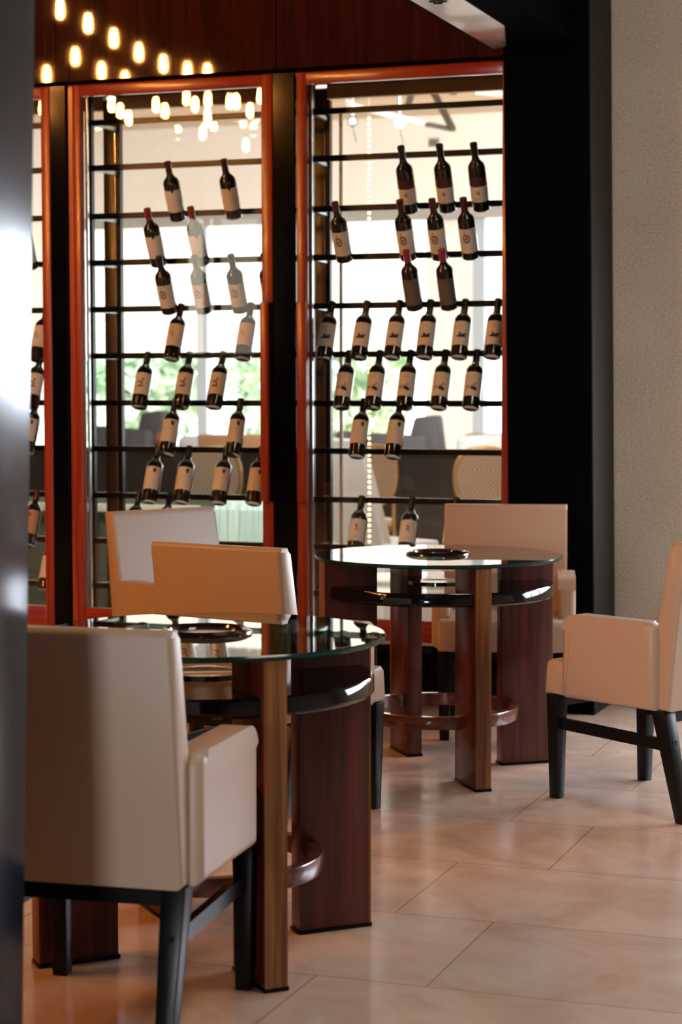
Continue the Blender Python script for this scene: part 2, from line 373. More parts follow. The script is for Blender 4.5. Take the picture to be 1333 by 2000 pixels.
# ================================================================== WINE CABINETS
RAILZ = [2.555, 2.350, 2.130, 1.918, 1.705, 1.492, 1.276, 1.065, 0.850, 0.638, 0.43]
DY0, DY1 = 0.062, 0.10          # door leaf
RN = 0.29                        # front face of rails
ZT, ZB = 2.695, 0.262
def stile(bm, x0, x1, lean0=0.012): pass
def cabinet(name_label, xl, xr, xg0, xg1, handle_side, zt=ZT, rail_x0=None, rail_x1=None, rx=0, sx=(0, 0)):
    """xl..xr outer door frame, xg0..xg1 glass"""
    t = thing('wine_cabinet', name_label, 'wine cabinet', ((xl+xr)/2, 0.06, 0), 0, 'wine cabinets in the wall')
    ox, oy = (xl+xr)/2, 0.06
    def T(bm):
        bmesh.ops.translate(bm, verts=bm.verts, vec=(-ox, -oy, 0)); return bm
    door = link('door', T(bx(box(xl, xg0, DY0, DY1, ZB, zt, 0.003), xg1, xr, DY0, DY1, ZB, zt, 0.003)), M_DOORWOOD, t)
    link('door_rail', T(box(xg0, xg1, DY0+0.002, DY1, zt-0.052, zt, 0.002)), M_DOORWOODH, door)
    link('door_rail', T(box(xg0, xg1, DY0+0.002, DY1, ZB, ZB+0.09, 0.002)), M_DOORWOODH, door)
    link('glass_pane', T(box(xg0, xg1, DY0+0.014, DY0+0.021, ZB+0.09, zt-0.052)), M_GLASS, door, smooth=False)
    if handle_side:
        hx = xr if handle_side > 0 else xl
        a, b = (hx-0.050, hx-0.012) if handle_side > 0 else (hx+0.008, hx+0.050)
        link('handle', T(box(a, b, DY0-0.028, DY0+0.001, 0.852, 1.715, 0.004)), M_DOORWOOD, door)
        e = hx-0.010 if handle_side > 0 else hx+0.004
        link('finger_groove', T(box(e-0.008 if handle_side > 0 else e-0.004, e+0.010 if handle_side > 0 else e+0.004, DY0-0.006, DY0+0.002, 0.852, 1.715)), M_BLACK, door, smooth=False)
    # chrome edge of the pane and the rack behind it
    link('edge_strip', T(box(xg0+0.004, xg0+0.016, DY1, DY1+0.012, ZB, zt-0.02)), M_CHROME, t, smooth=False)
    x0 = rail_x0; x1 = rail_x1
    link('rack_post', T(box(x0-0.028, x0, RN, RN+0.028, ZB, zt-0.02)), M_STEEL, t, smooth=False)
    link('rack_post', T(box(rx, rx+0.024, RN+0.22, RN+0.25, ZB, zt-0.06)), M_STEEL, t, smooth=False)
    link('post_edge', T(box(rx-0.003, rx, RN+0.218, RN+0.222, ZB, zt-0.06)), M_CHROME, t, smooth=False)
    link('rack_post', T(box(x1, x1+0.028, RN, RN+0.028, ZB, zt-0.02)), M_STEEL, t, smooth=False)
    for z in RAILZ:
        r = link('rail', T(box(x0-0.02, x1+0.02, RN, RN+0.026, z-0.013, z+0.013, 0.002, 1)), M_STEEL, t, smooth=False)
        bb = bmesh.new(); hexa(bb, [(x0-0.01, RN+0.01, z-0.013), (x0+0.015, RN+0.01, z-0.013), (rx+0.012, RN+0.24, z-0.013), (rx-0.008, RN+0.24, z-0.013)],
                                 [(x0-0.01, RN+0.01, z+0.004), (x0+0.015, RN+0.01, z+0.004), (rx+0.012, RN+0.24, z+0.004), (rx-0.008, RN+0.24, z+0.004)])
        link('bracket', T(bb), M_CHROME if False else plain('bracket steel', (0.50, 0.60, 0.62), 0.3, 0.6), t, smooth=False)
    # rear frame and rear glass
    ry = RN+0.27
    rf = bmesh.new(); bx(rf, sx[0], sx[1], ry, ry+0.04, ZB, zt, 0.002)
    f = link('rear_frame', T(rf), wood('walnut frame', (0.030, 0.014, 0.010), (0.065, 0.030, 0.020), 0.4, 0.1), t)
    link('rear_head', T(box(sx[1], sx[2], ry, ry+0.04, zt-0.045, zt+0.02)), plain('tan valance', (0.50, 0.27, 0.10), 0.5), t)
    link('rear_glass', T(box(sx[1], sx[2], ry+0.015, ry+0.021, ZB, zt-0.045)), M_GLASS, t, smooth=False)
    link('plinth', T(box(xl, xr, 0.05, 0.60, 0, ZB-0.012, 0.003)), M_BLACK, t)
    link('cabinet_floor', T(box(xl, xr, 0.05, 0.60, ZB-0.012, ZB-0.001)), plain('pale stone base', (0.5, 0.5, 0.5), 0.2), t, smooth=False)
    return t
cabR = cabinet('wine rack behind a red framed glass door, right beside the black pillar', -1.325, -0.36, -1.283, -0.412, -1, rail_x0=-1.336, rail_x1=-0.355, rx=-1.358, sx=(-1.434, -1.368, -0.33))
cabM = cabinet('wine rack behind an orange framed glass door, in the middle of the wall', -2.395, -1.437, -2.358, -1.488, +1, rail_x0=-2.418, rail_x1=-1.47, rx=-2.405, sx=(-2.492, -2.425, -1.434))
cabL = cabinet('wine rack mostly hidden by the near pillar, leftmost glass door', -3.50, -2.512, -3.46, -2.556, 0, rail_x0=-3.50, rail_x1=-2.60, rx=-3.50, sx=(-3.62, -3.52, -2.492))
# posts between the doors
def post(name, x0, x1, y0, m): struct(name, box(x0, x1, y0, 0.125 if y0 < 0.3 else 0.6, 0, 2.697, 0.002, 1), m, smooth=False)
post('trim_3', -2.508, -2.430, 0.058, M_BLACK)
post('trim_4', -2.426, -2.401, 0.075, wood('cherry post', (0.30, 0.035, 0.016), (0.50, 0.09, 0.03), 0.3, 0.4))
post('trim_5', -1.433, -1.333, 0.058, M_BLACK)
post('trim_7', -3.62, -3.505, 0.05, M_BLACK)
# acrylic seam of the rear glazing in the right cabinet
p = atn(670, 500, 0.57)
o = link('glazing_bar', box(p.x-0.007, p.x+0.007, 0.545, 0.556, 0.27, 2.6), plain('white bar', (0.85, 0.85, 0.82), 0.3), smooth=False)
tag(o, 'thin white vertical glazing bar behind the right wine rack', 'glazing bar')

# ================================================================== WINE BOTTLES
RB = 0.0375
BODY = [(0, 0.004), (0.020, 0.002), (0.031, 0.0), (0.0365, 0.004), (RB, 0.010), (RB, 0.185), (0.0365, 0.197), (0.032, 0.208), (0.024, 0.218), (0.0175, 0.227), (0.0148, 0.238), (0.0140, 0.262), (0.0138, 0.292), (0, 0.292)]
def wrap(bm, poly, r, mi=0):
    """poly in (s,z): s metres around the front (-y) of the cylinder; subdivided fan"""
    def clip(pl, x, keep):
        out = []
        for i in range(len(pl)):
            a, b = pl[i], pl[(i+1) % len(pl)]
            ia, ib = (a[0]-x)*keep >= 0, (b[0]-x)*keep >= 0
            if ia: out.append(a)
            if ia != ib:
                t = (x-a[0])/(b[0]-a[0]); out.append((x, a[1]+t*(b[1]-a[1])))
        return out
    s0, s1 = min(p[0] for p in poly), max(p[0] for p in poly)
    n = max(1, int((s1-s0)/0.004)+1)
    for k in range(n):
        pl = poly
        if k > 0: pl = clip(pl, s0+(s1-s0)*k/n, 1)
        if k < n-1 and pl: pl = clip(pl, s0+(s1-s0)*(k+1)/n, -1)
        if len(pl) < 3: continue
        try: bm.faces.new([bm.verts.new((r*math.sin(s/r), -r*math.cos(s/r), z)) for s, z in pl])
        except ValueError: pass
def label_band(z0, z1, half=1.25, n=18, r=RB+0.0005):
    bm = bmesh.new()
    A = [bm.verts.new((r*math.sin(-half+2*half*i/n), -r*math.cos(-half+2*half*i/n), z0)) for i in range(n+1)]
    Bq = [bm.verts.new((r*math.sin(-half+2*half*i/n), -r*math.cos(-half+2*half*i/n), z1)) for i in range(n+1)]
    for i in range(n): bm.faces.new([A[i], A[i+1], Bq[i+1], Bq[i]])
    return bm
def blob(bm, cx, cz, rx, rz, r, n=10, jag=0.0, rnd=None):
    pts = []
    for i in range(n):
        a = 2*PI*i/n; k = 1.0 + (rnd.uniform(-jag, jag) if rnd else 0)
        pts.append((cx+rx*k*math.cos(a), cz+rz*k*math.sin(a)))
    wrap(bm, pts, r)
def stroke(bm, p, q, wd, r):
    dx, dz = q[0]-p[0], q[1]-p[1]; l = math.hypot(dx, dz) or 1; nx, nz = -dz/l*wd/2, dx/l*wd/2
    wrap(bm, [(p[0]+nx, p[1]+nz), (q[0]+nx, q[1]+nz), (q[0]-nx, q[1]-nz), (p[0]-nx, p[1]-nz)], r)
def lettering(z, half, hgt, r=RB+0.0010, seed=1, wd=0.0009):
    """a short row of little strokes, as small print reads at this distance"""
    rn = random.Random(seed); bm = bmesh.new(); s = -half
    while s < half:
        stroke(bm, (s, z-hgt/2), (s, z+hgt/2), wd, r)
        if rn.random() < 0.6: stroke(bm, (s, z+hgt/2*rn.choice((-1, 0, 1))), (s+0.0022, z+hgt/2*rn.choice((-1, 0, 1))), wd, r)
        s += 0.0034
    return bm
PAPER = plain('cream label paper', (0.86, 0.76, 0.62), 0.6)
PAPERW = plain('white label paper', (0.88, 0.86, 0.80), 0.6)
PAPERG = plain('grey label paper', (0.17, 0.145, 0.125), 0.6)
PAPERP = plain('plum label paper', (0.085, 0.022, 0.030), 0.5)
INK = plain('dark ink', (0.035, 0.028, 0.030), 0.6); INKR = plain('red ink', (0.45, 0.035, 0.03), 0.6); INKB = plain('brown ink', (0.20, 0.12, 0.07), 0.6)
INKS = plain('pale ink', (0.42, 0.33, 0.24), 0.6); INKG = plain('silver ink', (0.34, 0.31, 0.28), 0.5)
CAPB = plain('black foil capsule', (0.012, 0.010, 0.011), 0.35); CAPR = plain('red foil capsule', (0.34, 0.020, 0.016), 0.32)
CAPM = plain('dark red foil capsule', (0.10, 0.014, 0.014), 0.35); CAPP = plain('pink red foil capsule', (0.42, 0.03, 0.06), 0.32)
GREENNECK = plain('green glass neck', (0.10, 0.20, 0.03), 0.1)
rE = RB+0.0010
def make_bottle(style, cap):
    t = thing('wine_bottle', 'wine bottle', 'wine bottle')
    link('glass_body', lathe(bmesh.new(), BODY, 28), M_BOTTLE, t)
    link('capsule', lathe(bmesh.new(), [(0.0149, 0.243), (0.0152, 0.244), (0.0150, 0.285), (0.0162, 0.288), (0.0162, 0.299), (0.0150, 0.3015), (0, 0.302)], 20), cap, t)
    rn = random.Random(hash(style) % 1000 if False else sum(map(ord, style)))
    if style in ('ship', 'stag'):
        link('neck_band', lathe(bmesh.new(), [(0.0157, 0.229), (0.0162, 0.236), (0.0158, 0.242)], 20), GREENNECK, t)
    if style == 'fleuron':
        link('upper_label', label_band(0.118, 0.158), PAPERP, t)
        lb = link('label', label_band(0.048, 0.117), PAPERW, t)
        e = bmesh.new()
        for _ in range(7): blob(e, rn.uniform(-.008, .008), 0.088+rn.uniform(-.007, .009), .0045, .0045, rE, 8, .4, rn)
        link('emblem', e, INKG, lb); link('lettering', lettering(0.064, 0.013, 0.003, seed=3), INKS, lb)
    elif style == 'crest':
        lb = link('label', label_band(0.040, 0.160), PAPERW, t)
        e = bmesh.new()
        for a in range(14):
            th = 2*PI*a/14; blob(e, -.004+.0125*math.cos(th), 0.112+.018*math.sin(th), .0040, .0048, rE, 7, .4, rn)
        blob(e, -.004, 0.112, .0055, .009, rE, 9, .3, rn); stroke(e, (-.012, .137), (-.008, .149), .004, rE)
        link('emblem', e, INKB, lb); link('lettering', lettering(0.062, 0.016, 0.0035, seed=5), INKS, lb)
    elif style == 'plain_grey':
        lb = link('label', label_band(0.034, 0.165), PAPERG, t)
        e = bmesh.new()
        for dx in (-.0045, .0035):
            stroke(e, (dx-.003, .112), (dx+.003, .112), .0012, rE); stroke(e, (dx+.003, .112), (dx+.0005, .100), .0012, rE)
        link('lettering', e, INKG, lb)
    elif style == 'ship':
        lb = link('label', label_band(0.050, 0.172), PAPER, t)
        e = bmesh.new(); z = .094
        blob(e, .004, z, .0210, .0055, rE, 12, .3, rn)
        for _ in range(13): blob(e, rn.uniform(-.006, .022), z+rn.uniform(0, .016), .0050, .0045, rE, 7, .4, rn)
        stroke(e, (-.020, z-.001), (-.006, z+.006), .003, rE); stroke(e, (.002, z), (.009, z+.018), .0014, rE)
        link('emblem', e, INK, lb)
        link('lettering', lettering(0.150, 0.015, 0.005, seed=8), INKS, lb); link('lettering', lettering(0.134, 0.010, 0.003, seed=9), INKS, lb)
    elif style == 'stag':
        lb = link('label', label_band(0.050, 0.172), PAPER, t)
        e = bmesh.new(); z = .090
        wrap(e, [(-.008, z), (.004, z+.010), (.018, z+.006), (.026, z-.006), (.018, z-.014), (.004, z-.009)], rE)
        stroke(e, (.006, z+.004), (.014, z+.026), .0026, rE); stroke(e, (.010, z+.014), (.021, z+.025), .0022, rE); stroke(e, (.004, z+.004), (-.002, z+.020), .0022, rE)
        stroke(e, (-.028, z+.004), (-.008, z+.006), .0045, rE); stroke(e, (-.020, z-.008), (-.010, z+.016), .0028, rE)
        link('emblem', e, INK, lb)
        link('lettering', lettering(0.150, 0.015, 0.005, seed=8), INKS, lb); link('lettering', lettering(0.134, 0.010, 0.003, seed=9), INKS, lb)
    elif style == 'shield':
        lb = link('label', label_band(0.058, 0.178), PAPER, t)
        e = bmesh.new(); wrap(e, [(.011, .168), (.0245, .168), (.0245, .153), (.0178, .142), (.011, .153)], rE)
        link('emblem', e, INK, lb); link('lettering', lettering(0.125, 0.016, 0.004, seed=4), INKS, lb)
    elif style == 'badge':
        lb = link('label', label_band(0.052, 0.165), PAPERW, t)
        e = bmesh.new(); blob(e, .012, .160, .006, .007, rE, 9, .2, rn); link('emblem', e, INK, lb)
        link('lettering', lettering(0.120, 0.010, 0.003, seed=2), INKS, lb); link('lettering', lettering(0.085, 0.012, 0.004, seed=6), INKS, lb)
    elif style == 'flower':
        lb = link('label', label_band(0.060, 0.175), PAPER, t)
        e = bmesh.new()
        for _ in range(12): blob(e, rn.uniform(-.012, .013), 0.112+rn.uniform(-.014, .03), .0045, .005, rE, 8, .5, rn)
        stroke(e, (-.014, .098), (.014, .100), .005, rE); link('emblem', e, INKB, lb)
        link('lettering', lettering(0.075, 0.012, 0.003, seed=2), INKS, lb)
    elif style == 'plain':
        lb = link('label', label_band(0.060, 0.178), PAPER, t)
        e = bmesh.new(); 
        for _ in range(6): blob(e, -.008+rn.uniform(-.006, .006), 0.125+rn.uniform(-.018, .02), .0035, .006, rE, 8, .5, rn)
        link('emblem', e, INKS, lb)
    elif style == 'runner':
        lb = link('label', label_band(0.060, 0.172), PAPERW, t)
        e = bmesh.new(); z = .125
        blob(e, .001, z+.018, .003, .0035, rE, 8); stroke(e, (.001, z+.015), (.003, z), .006, rE)
        stroke(e, (.003, z), (.012, z-.012), .004, rE); stroke(e, (.002, z), (-.006, z-.012), .004, rE); stroke(e, (0, z+.012), (-.010, z+.018), .003, rE); stroke(e, (.002, z+.01), (.011, z+.006), .003, rE)
        link('emblem', e, INKR, lb); link('lettering', lettering(0.080, 0.016, 0.004, seed=7), INKR, lb)
    elif style == 'redtop':
        lb = link('label', label_band(0.055, 0.180), plain('orange label paper', (0.62, 0.33, 0.17), 0.6), t)
        e = bmesh.new(); blob(e, 0, .155, .012, .012, rE, 12, .2, rn); link('emblem', e, INKR, lb)
        link('lettering', lettering(0.095, 0.012, 0.004, seed=7), INKB, lb)
    return t
LOOK = {'fleuron': 'a plum band over a white label', 'crest': 'an ornate oval crest on a white label', 'plain_grey': 'a plain grey label and red neck foil',
        'ship': 'a ship sketch on a cream label', 'stag': 'an antlered beetle sketch on a cream label', 'shield': 'a small dark shield on a cream label',
        'badge': 'a small dark badge on a white label', 'flower': 'a floral sketch on a cream label', 'plain': 'a faint sketch on a cream label',
        'runner': 'a small red figure on a white label', 'redtop': 'a red seal on an orange label'}
ORD = ['leftmost', 'second', 'third', 'fourth', 'fifth', 'sixth']
ROWN = ['top', 'second', 'third', 'fourth', 'fifth', 'sixth', 'seventh', 'eighth', 'ninth', 'tenth', 'eleventh']
rows = [  # style, cap, rail index, [(base px, neck px)], base py, rack
 ('fleuron', CAPB, 2, [803, 876, 942], 'right'), ('crest', CAPM, 3, [675, 800, 862, 921], 'right'), ('plain_grey', CAPP, 4, [812, 879], 'right'),
 ('ship', CAPB, 5, [633, 701, 766, 829, 897, 962], 'right'), ('stag', CAPB, 6, [667, 728, 790, 857, 920], 'right'),
 ('shield', CAPB, 7, [697, 767], 'right'), ('runner', CAPB, 9, [693, 792, 878], 'right'),
 ('badge', CAPM, 2, [349, 459], 'middle'), ('badge', CAPR, 3, [312, 396], 'middle'), ('crest', CAPB, 4, [333, 401, 472, 536], 'middle'),
 ('plain', CAPM, 5, [335, 474], 'middle'), ('flower', CAPB, 6, [272, 353, 418], 'middle'), ('shield', CAPB, 7, [325, 455], 'middle'),
 ('shield', CAPB, 8, [292, 354, 427, 495], 'middle'), ('shield', CAPB, 9, [255, 315], 'middle'),
 ('crest', CAPB, 3, [62], 'left'), ('plain', CAPM, 5, [72], 'left'), ('flower', CAPB, 6, [60], 'left'), ('shield', CAPB, 7, [50], 'left'),
 ('redtop', CAPM, 9, [54], 'left'), ('shield', CAPB, 10, [88], 'left')]
BASEY = {2: 421, 3: 514, 4: 606, 5: 700, 6: 794, 7: 887, 8: 979, 9: 1071, 10: 1164}
proto = {}
for style, cap, ri, pxs, rack in rows:
    upper = ri <= 4
    lean = math.radians(25)
    for i, px in enumerate(pxs):
        key = (style, cap.name)
        if key not in proto: proto[key] = make_bottle(style, cap); b = proto[key]
        else: b = copy_tree(proto[key])
        z = RAILZ[ri] - (0.030 if ri == 2 else 0.020)
        if upper: y = 0.246
        else: y = 0.172 + (0.0 if ri < 9 else 0.0)
        p = atn(px, BASEY[ri], y)
        s = 1.0
        b.location = (p.x, y, z)
        b.scale = (1, 1, 0.99 if style == 'fleuron' else 0.905)
        # upper rows lean their necks towards the glass, lower rows away from it
        b.rotation_mode = 'ZXY'
        jit = random.uniform(-0.015, 0.015)
        b.rotation_euler = (math.radians(26.5) if upper else -math.radians(24), jit, math.radians(random.uniform(-5, 5)) + 0.10)
        n = len(pxs)
        if n == 1: posn = 'only one in view'
        else: posn = ('leftmost' if i == 0 else ('rightmost' if i == n-1 else ORD[i]))
        b['label'] = f"bottle with {LOOK[style]}, {posn} on {ROWN[ri]} rail, {rack} rack"
        if n == 1: b['label'] = f"bottle with {LOOK[style]}, {ROWN[ri]} rail of {rack} rack"
        b['group'] = f"wine bottles in the {rack} rack"

# ================================================================== CHAIRS
def make_chair():
    t = thing('armchair', 'chair', 'chair')
    # backrest: tapered, leaning slab
    prof = [(-0.170, 0.345), (-0.175, 0.46), (-0.250, 0.855)] + arc(-0.266, 0.861, 0.014, 20, 90, 4) + arc(-0.296, 0.861, 0.014, 90, 170, 4) + [(-0.262, 0.50), (-0.250, 0.345)]
    link('backrest', prism(bmesh.new(), prof, -0.247, 0.247, 'X', 0.012, 4), M_LEATHER, t, angle=0.9)
    # seat: front apron with crowned cushion
    sp_ = [(-0.18, 0.345), (-0.18, 0.455), (0.0, 0.472), (0.16, 0.468)] + arc(0.235, 0.430, 0.032, 75, 10, 5) + [(0.272, 0.345)]
    link('seat', prism(bmesh.new(), sp_, -0.212, 0.212, 'X', 0.012, 3), M_LEATHER, t, angle=0.9)
    fp = [(0.19, 0.345), (0.19, 0.462)] + arc(0.240, 0.436, 0.026, 90, 10, 5) + [(0.274, 0.347)]
    link('seat_front', prism(bmesh.new(), fp, -0.250, 0.250, 'X', 0.012, 3), M_LEATHER, t, angle=0.9)
    for s in (-1, 1):
        ap = [(-0.205, 0.345), (0.168, 0.345), (0.176, 0.36)] + arc(0.118, 0.560, 0.060, 5, 88, 9) + arc(-0.165, 0.578, 0.042, 88, 165, 6)
        x0, x1 = (0.208, 0.276) if s > 0 else (-0.276, -0.208)
        link('armrest', prism(bmesh.new(), ap, x0, x1, 'X', 0.022, 5), M_LEATHER, t, angle=0.9)
        # legs
        def sq(cx, cy, h, z): return [(cx-h, cy-h, z), (cx+h, cy-h, z), (cx+h, cy+h, z), (cx-h, cy+h, z)]
        link('leg', hexa(bmesh.new(), sq(s*0.222, 0.238, 0.018, 0), sq(s*0.225, 0.238, 0.025, 0.345), 0.003), M_BLACKWOOD, t)
        link('leg', hexa(bmesh.new(), sq(s*0.222, -0.290, 0.018, 0), sq(s*0.222, -0.205, 0.027, 0.346), 0.003), M_BLACKWOOD, t)
        link('stretcher', bar(bmesh.new(), (s*0.222, -0.255, 0.235), (s*0.222, 0.24, 0.250), 0.020, 0.036), M_BLACKWOOD, t)
    link('seat_frame', bx(bx(box(-0.20, 0.20, 0.225, 0.245, 0.305, 0.345), -0.20, 0.20, -0.225, -0.205, 0.305, 0.345), -0.21, 0.21, -0.2, 0.22, 0.334, 0.3455), M_BLACKWOOD, t, smooth=False)
    return t
ch0 = make_chair()
chairs = [  # camera-frame centre, facing
 ('beige leather armchair at the right edge, seen from the side with its full arm showing', (1.035, 6.487), (-0.66, 0.75)),
 ('beige leather armchair in the foreground, its wide back turned to the camera', (-0.495, 4.265), (0.26, 0.966)),
 ('orange-lit leather armchair between the two tables, its back to the near table', (-0.215, 6.285), (0.56, 0.828)),
 ('leather armchair behind the others in front of the middle wine rack', (-0.520, 7.58), (0.66, -0.75)),
 ('leather armchair behind the far table against the black pillar, facing the camera', (0.640, 7.80), (-0.10, -0.995))]
for i, (lab, cpos, f) in enumerate(chairs):
    o = ch0 if i == 0 else copy_tree(ch0)
    q = loc(*cpos); o.location = q
    fv = vec(*f); o.rotation_euler = (0, 0, math.atan2(fv.y, fv.x) - PI/2)
    o['label'] = lab; o['group'] = 'leather armchairs around the glass tables'

# ================================================================== TABLES
RT = 0.437
def make_table(angle):
    t = thing('round_table', 'table', 'table')
    bm = bmesh.new()
    prof = [(0, 0.749), (RT-0.004, 0.749), (RT, 0.752), (RT, 0.758), (RT-0.004, 0.762), (0, 0.762)]
    # top and bottom as glass, rim with its own polished edge
    for a, b, mi in ((prof[0], prof[1], 0), (prof[4], prof[5], 0)): lathe(bm, [a, b], 96, mi=mi)
    lathe(bm, prof[1:5], 96, mi=1)
    bmesh.ops.remove_doubles(bm, verts=bm.verts, dist=1e-5)
    g = link('glass_top', bm, [M_TGLASS, M_TEDGE], t, angle=0.5)
    lathe_s = lathe(bmesh.new(), [(0, 0.618), (0.400, 0.618), (0.408, 0.624), (0.408, 0.658), (0.404, 0.664), (0, 0.664)], 96)
    link('shelf', lathe_s, plain('black lacquer shelf', (0.006, 0.005, 0.006), 0.06, spec=0.45), t)
    link('foot_ring', lathe(bmesh.new(), [(0.256, 0.186), (0.282, 0.186), (0.284, 0.190), (0.284, 0.226), (0.282, 0.230), (0.256, 0.230), (0.256, 0.186)], 72), M_RINGWOOD, t)
    for k in range(4):
        a = angle + k*PI/2 + vecang
        ca, sa = math.cos(a), math.sin(a)
        def leg_bm(r0, r1, h, z0, z1, bev=0.002):
            bm = box(r0, r1, -h, h, z0, z1, bev)
            bmesh.ops.rotate(bm, verts=bm.verts, cent=(0, 0, 0), matrix=Matrix.Rotation(a, 3, 'Z')); return bm
        lg = link('leg', leg_bm(0.236, 0.424, 0.0275, 0.008, 0.748), M_PLANK, t)
        link('edge_band', leg_bm(0.424, 0.431, 0.0275, 0.008, 0.748, 0.001), M_EDGE, lg)
        link('foot_pad', leg_bm(0.232, 0.433, 0.030, 0.0, 0.009, 0.001), M_BLACK, lg)
    # round bowl ring let into the glass
    d = link('burner_ring', lathe(bmesh.new(), [(0.086, 0.7625), (0.090, 0.772), (0.099, 0.775), (0.112, 0.769), (0.114, 0.7635), (0.108, 0.7625)], 64), plain('black enamel', (0.012, 0.008, 0.008), 0.10, coat=1.0), t)
    link('burner_dish', lathe(bmesh.new(), [(0, 0.7632), (0.060, 0.7634), (0.086, 0.7665)], 48), plain('dark dish', (0.045, 0.022, 0.018), 0.14, coat=0.6), t)
    link('lower_dish', lathe(bmesh.new(), [(0, 0.666), (0.070, 0.666), (0.098, 0.671), (0.104, 0.670), (0.104, 0.664)], 48), plain('black enamel', (0.012, 0.008, 0.008), 0.10, coat=1.0), t)
    return t
vecang = YAW - PI/2
t1 = make_table(math.radians(25)); t1.location = loc(-0.328, 4.80, 0)
t1['label'] = 'near round glass table with black inner shelf on four rosewood plank legs'
t2 = make_table(math.radians(18)); t2.location = loc(0.342, 7.02, 0)
t2['label'] = 'far round glass table on plank legs, beside the right edge chair'
for t in (t1, t2): t['group'] = 'round glass tables'

# ================================================================== PENDANT BULBS over the dining room (seen mirrored in the veneer and glass)
refl = [(118, 18), (173, 45), (223, 73), (148, 108), (272, 100), (199, 135), (320, 122), (367, 135), (92, 142), (245, 152), (406, 138),
        (72, 203), (208, 196), (225, 208), (242, 222), (295, 196), (313, 208), (355, 183), (372, 196), (397, 186), (397, 216), (440, 190), (453, 190), (480, 208), (500, 180), (388, 250)]
def make_bulb():
    t = thing('pendant_bulb', 'bare warm filament bulb hanging on a black cord above the dining room', 'lamp')
    link('cord', tube(bmesh.new(), [(0, 0, 0.19), (0, 0, 1.15)], 0.004, 6), M_BLACK, t)
    link('socket', lathe(bmesh.new(), [(0, 0.20), (0.017, 0.20), (0.020, 0.185), (0.020, 0.13), (0.016, 0.12), (0, 0.12)], 16), M_BLACK, t)
    link('bulb', lathe(bmesh.new(), [(0, 0), (0.014, 0.003), (0.024, 0.016), (0.027, 0.04), (0.024, 0.085), (0.016, 0.118), (0, 0.12)], 14), bulb_glow(), t)
    return t
bulb0 = make_bulb(); first = True
for px, py in refl:
    zz = 3.52
    q = atz(px, py + 20, zz)
    if q.y < 0.5: continue
    o = bulb0 if first else copy_tree(bulb0); first = False
    o.location = (q.x, -q.y + 0.06, zz)
    o['group'] = 'filament bulbs over the dining room'

# ================================================================== LOUNGE BEHIND THE RACKS
YW = 12.6     # window wall
ZL = 4.15
struct('ceiling_lounge', box(-9, 7, 0.62, YW+0.2, ZL, ZL+0.05), M_CEIL, smooth=False)
struct('wall_lounge_left', box(-9, -8.8, 0.6, YW, 0, ZL), M_WHITE, smooth=False)
struct('wall_lounge_front', box(-9, 7, 0.64, 0.70, 2.85, ZL), M_WHITE, smooth=False)
def onw(px, py=600): return atn(px, py, YW)
zb = atn(500, 411, YW-0.5).z
struct('wall_bulkhead', box(-9, 7, YW-0.5, YW-0.2, zb, ZL), M_WHITE, smooth=False)
zs = atn(500, 438, YW-0.2).z
struct('trim_8', box(-9, 7, YW-0.2, YW, zs, ZL), plain('grey soffit', (0.34, 0.33, 0.33), 0.6), smooth=False)
# window openings: posts and sill
bl = bmesh.new()
zbl = atn(500, 697, YW).z
for i, (a, b) in enumerate([(-200, 388), (408, 832), (832, 950), (950, 1400)]):
    xa, xb = onw(a).x, onw(b).x
    o = link('roller_blind', box(xa+0.02, xb-0.02, YW+0.02, YW+0.025, zbl, zs), M_BLIND, smooth=False)
    tag(o, ['cream roller blind drawn over the leftmost lounge window', 'wide cream roller blind on the lounge window behind both racks', 'narrow cream roller blind above the white wall pier', 'cream roller blind over the rightmost lounge window'][i], 'blind', 'roller blinds on the lounge windows')
bluew = plain('pale blue frame', (0.42, 0.50, 0.60), 0.4)
k = 1
for a, b in ((-120, -100), (388, 408), (928, 950)):
    struct(f'window_{k}', box(onw(a).x, onw(b).x, YW-0.06, YW+0.10, 0, zs), bluew, smooth=False); k += 1
struct('wall_pier', box(onw(834).x, onw(930).x, YW-0.03, YW+0.08, 0, zs), M_WHITE, smooth=False)
struct('wall_sill', box(-9, 7, YW, YW+0.15, 0, 0.35), M_WHITE, smooth=False)
struct('ground', box(-25, 25, YW+0.3, 45, -0.25, -0.2), plain('pale paving', (0.6, 0.6, 0.55), 0.8), smooth=False)
def bush(x, y, z, r, n, lab):
    bm = bmesh.new(); rn = random.Random(int(x*100))
    for _ in range(n):
        a = rn.uniform(0, 2*PI); ph = rn.uniform(-1, 1); rr = r*rn.uniform(0.55, 1.0)
        c = Vector((rr*math.cos(a)*math.sqrt(1-ph*ph), rr*math.sin(a)*math.sqrt(1-ph*ph), rr*ph*1.1))
        u = Vector((rn.uniform(-1, 1), rn.uniform(-1, 1), rn.uniform(-1, 1))).normalized()*0.14; v = u.cross(Vector((rn.uniform(-1, 1), rn.uniform(-1, 1), rn.uniform(-1, 1)))).normalized()*0.09
        bm.faces.new([bm.verts.new(c+u), bm.verts.new(c+v), bm.verts.new(c-u), bm.verts.new(c-v)])
    t = thing('garden_shrub', lab, 'shrub', (x, y, -0.2), 0, 'shrubs outside the lounge windows')
    f = link('foliage', bm, M_LEAF, t, smooth=False); f.location = (0, 0, z+0.2)
    link('stem', tube(bmesh.new(), [(0, 0, 0), (0, 0, z)], 0.05, 8), M_PLANK, t)
for px, lab in ((300, 'pale green shrub outside the window behind the middle rack'), (480, 'pale green shrub outside, right part of the middle rack view'), (690, 'pale green shrub outside, behind the left end of the right rack')):
    q = atn(px, 740, 17.0); bush(q.x, {300: 16.2, 480: 18.9, 690: 16.2}[px], 1.6, 1.15, 1500, lab)

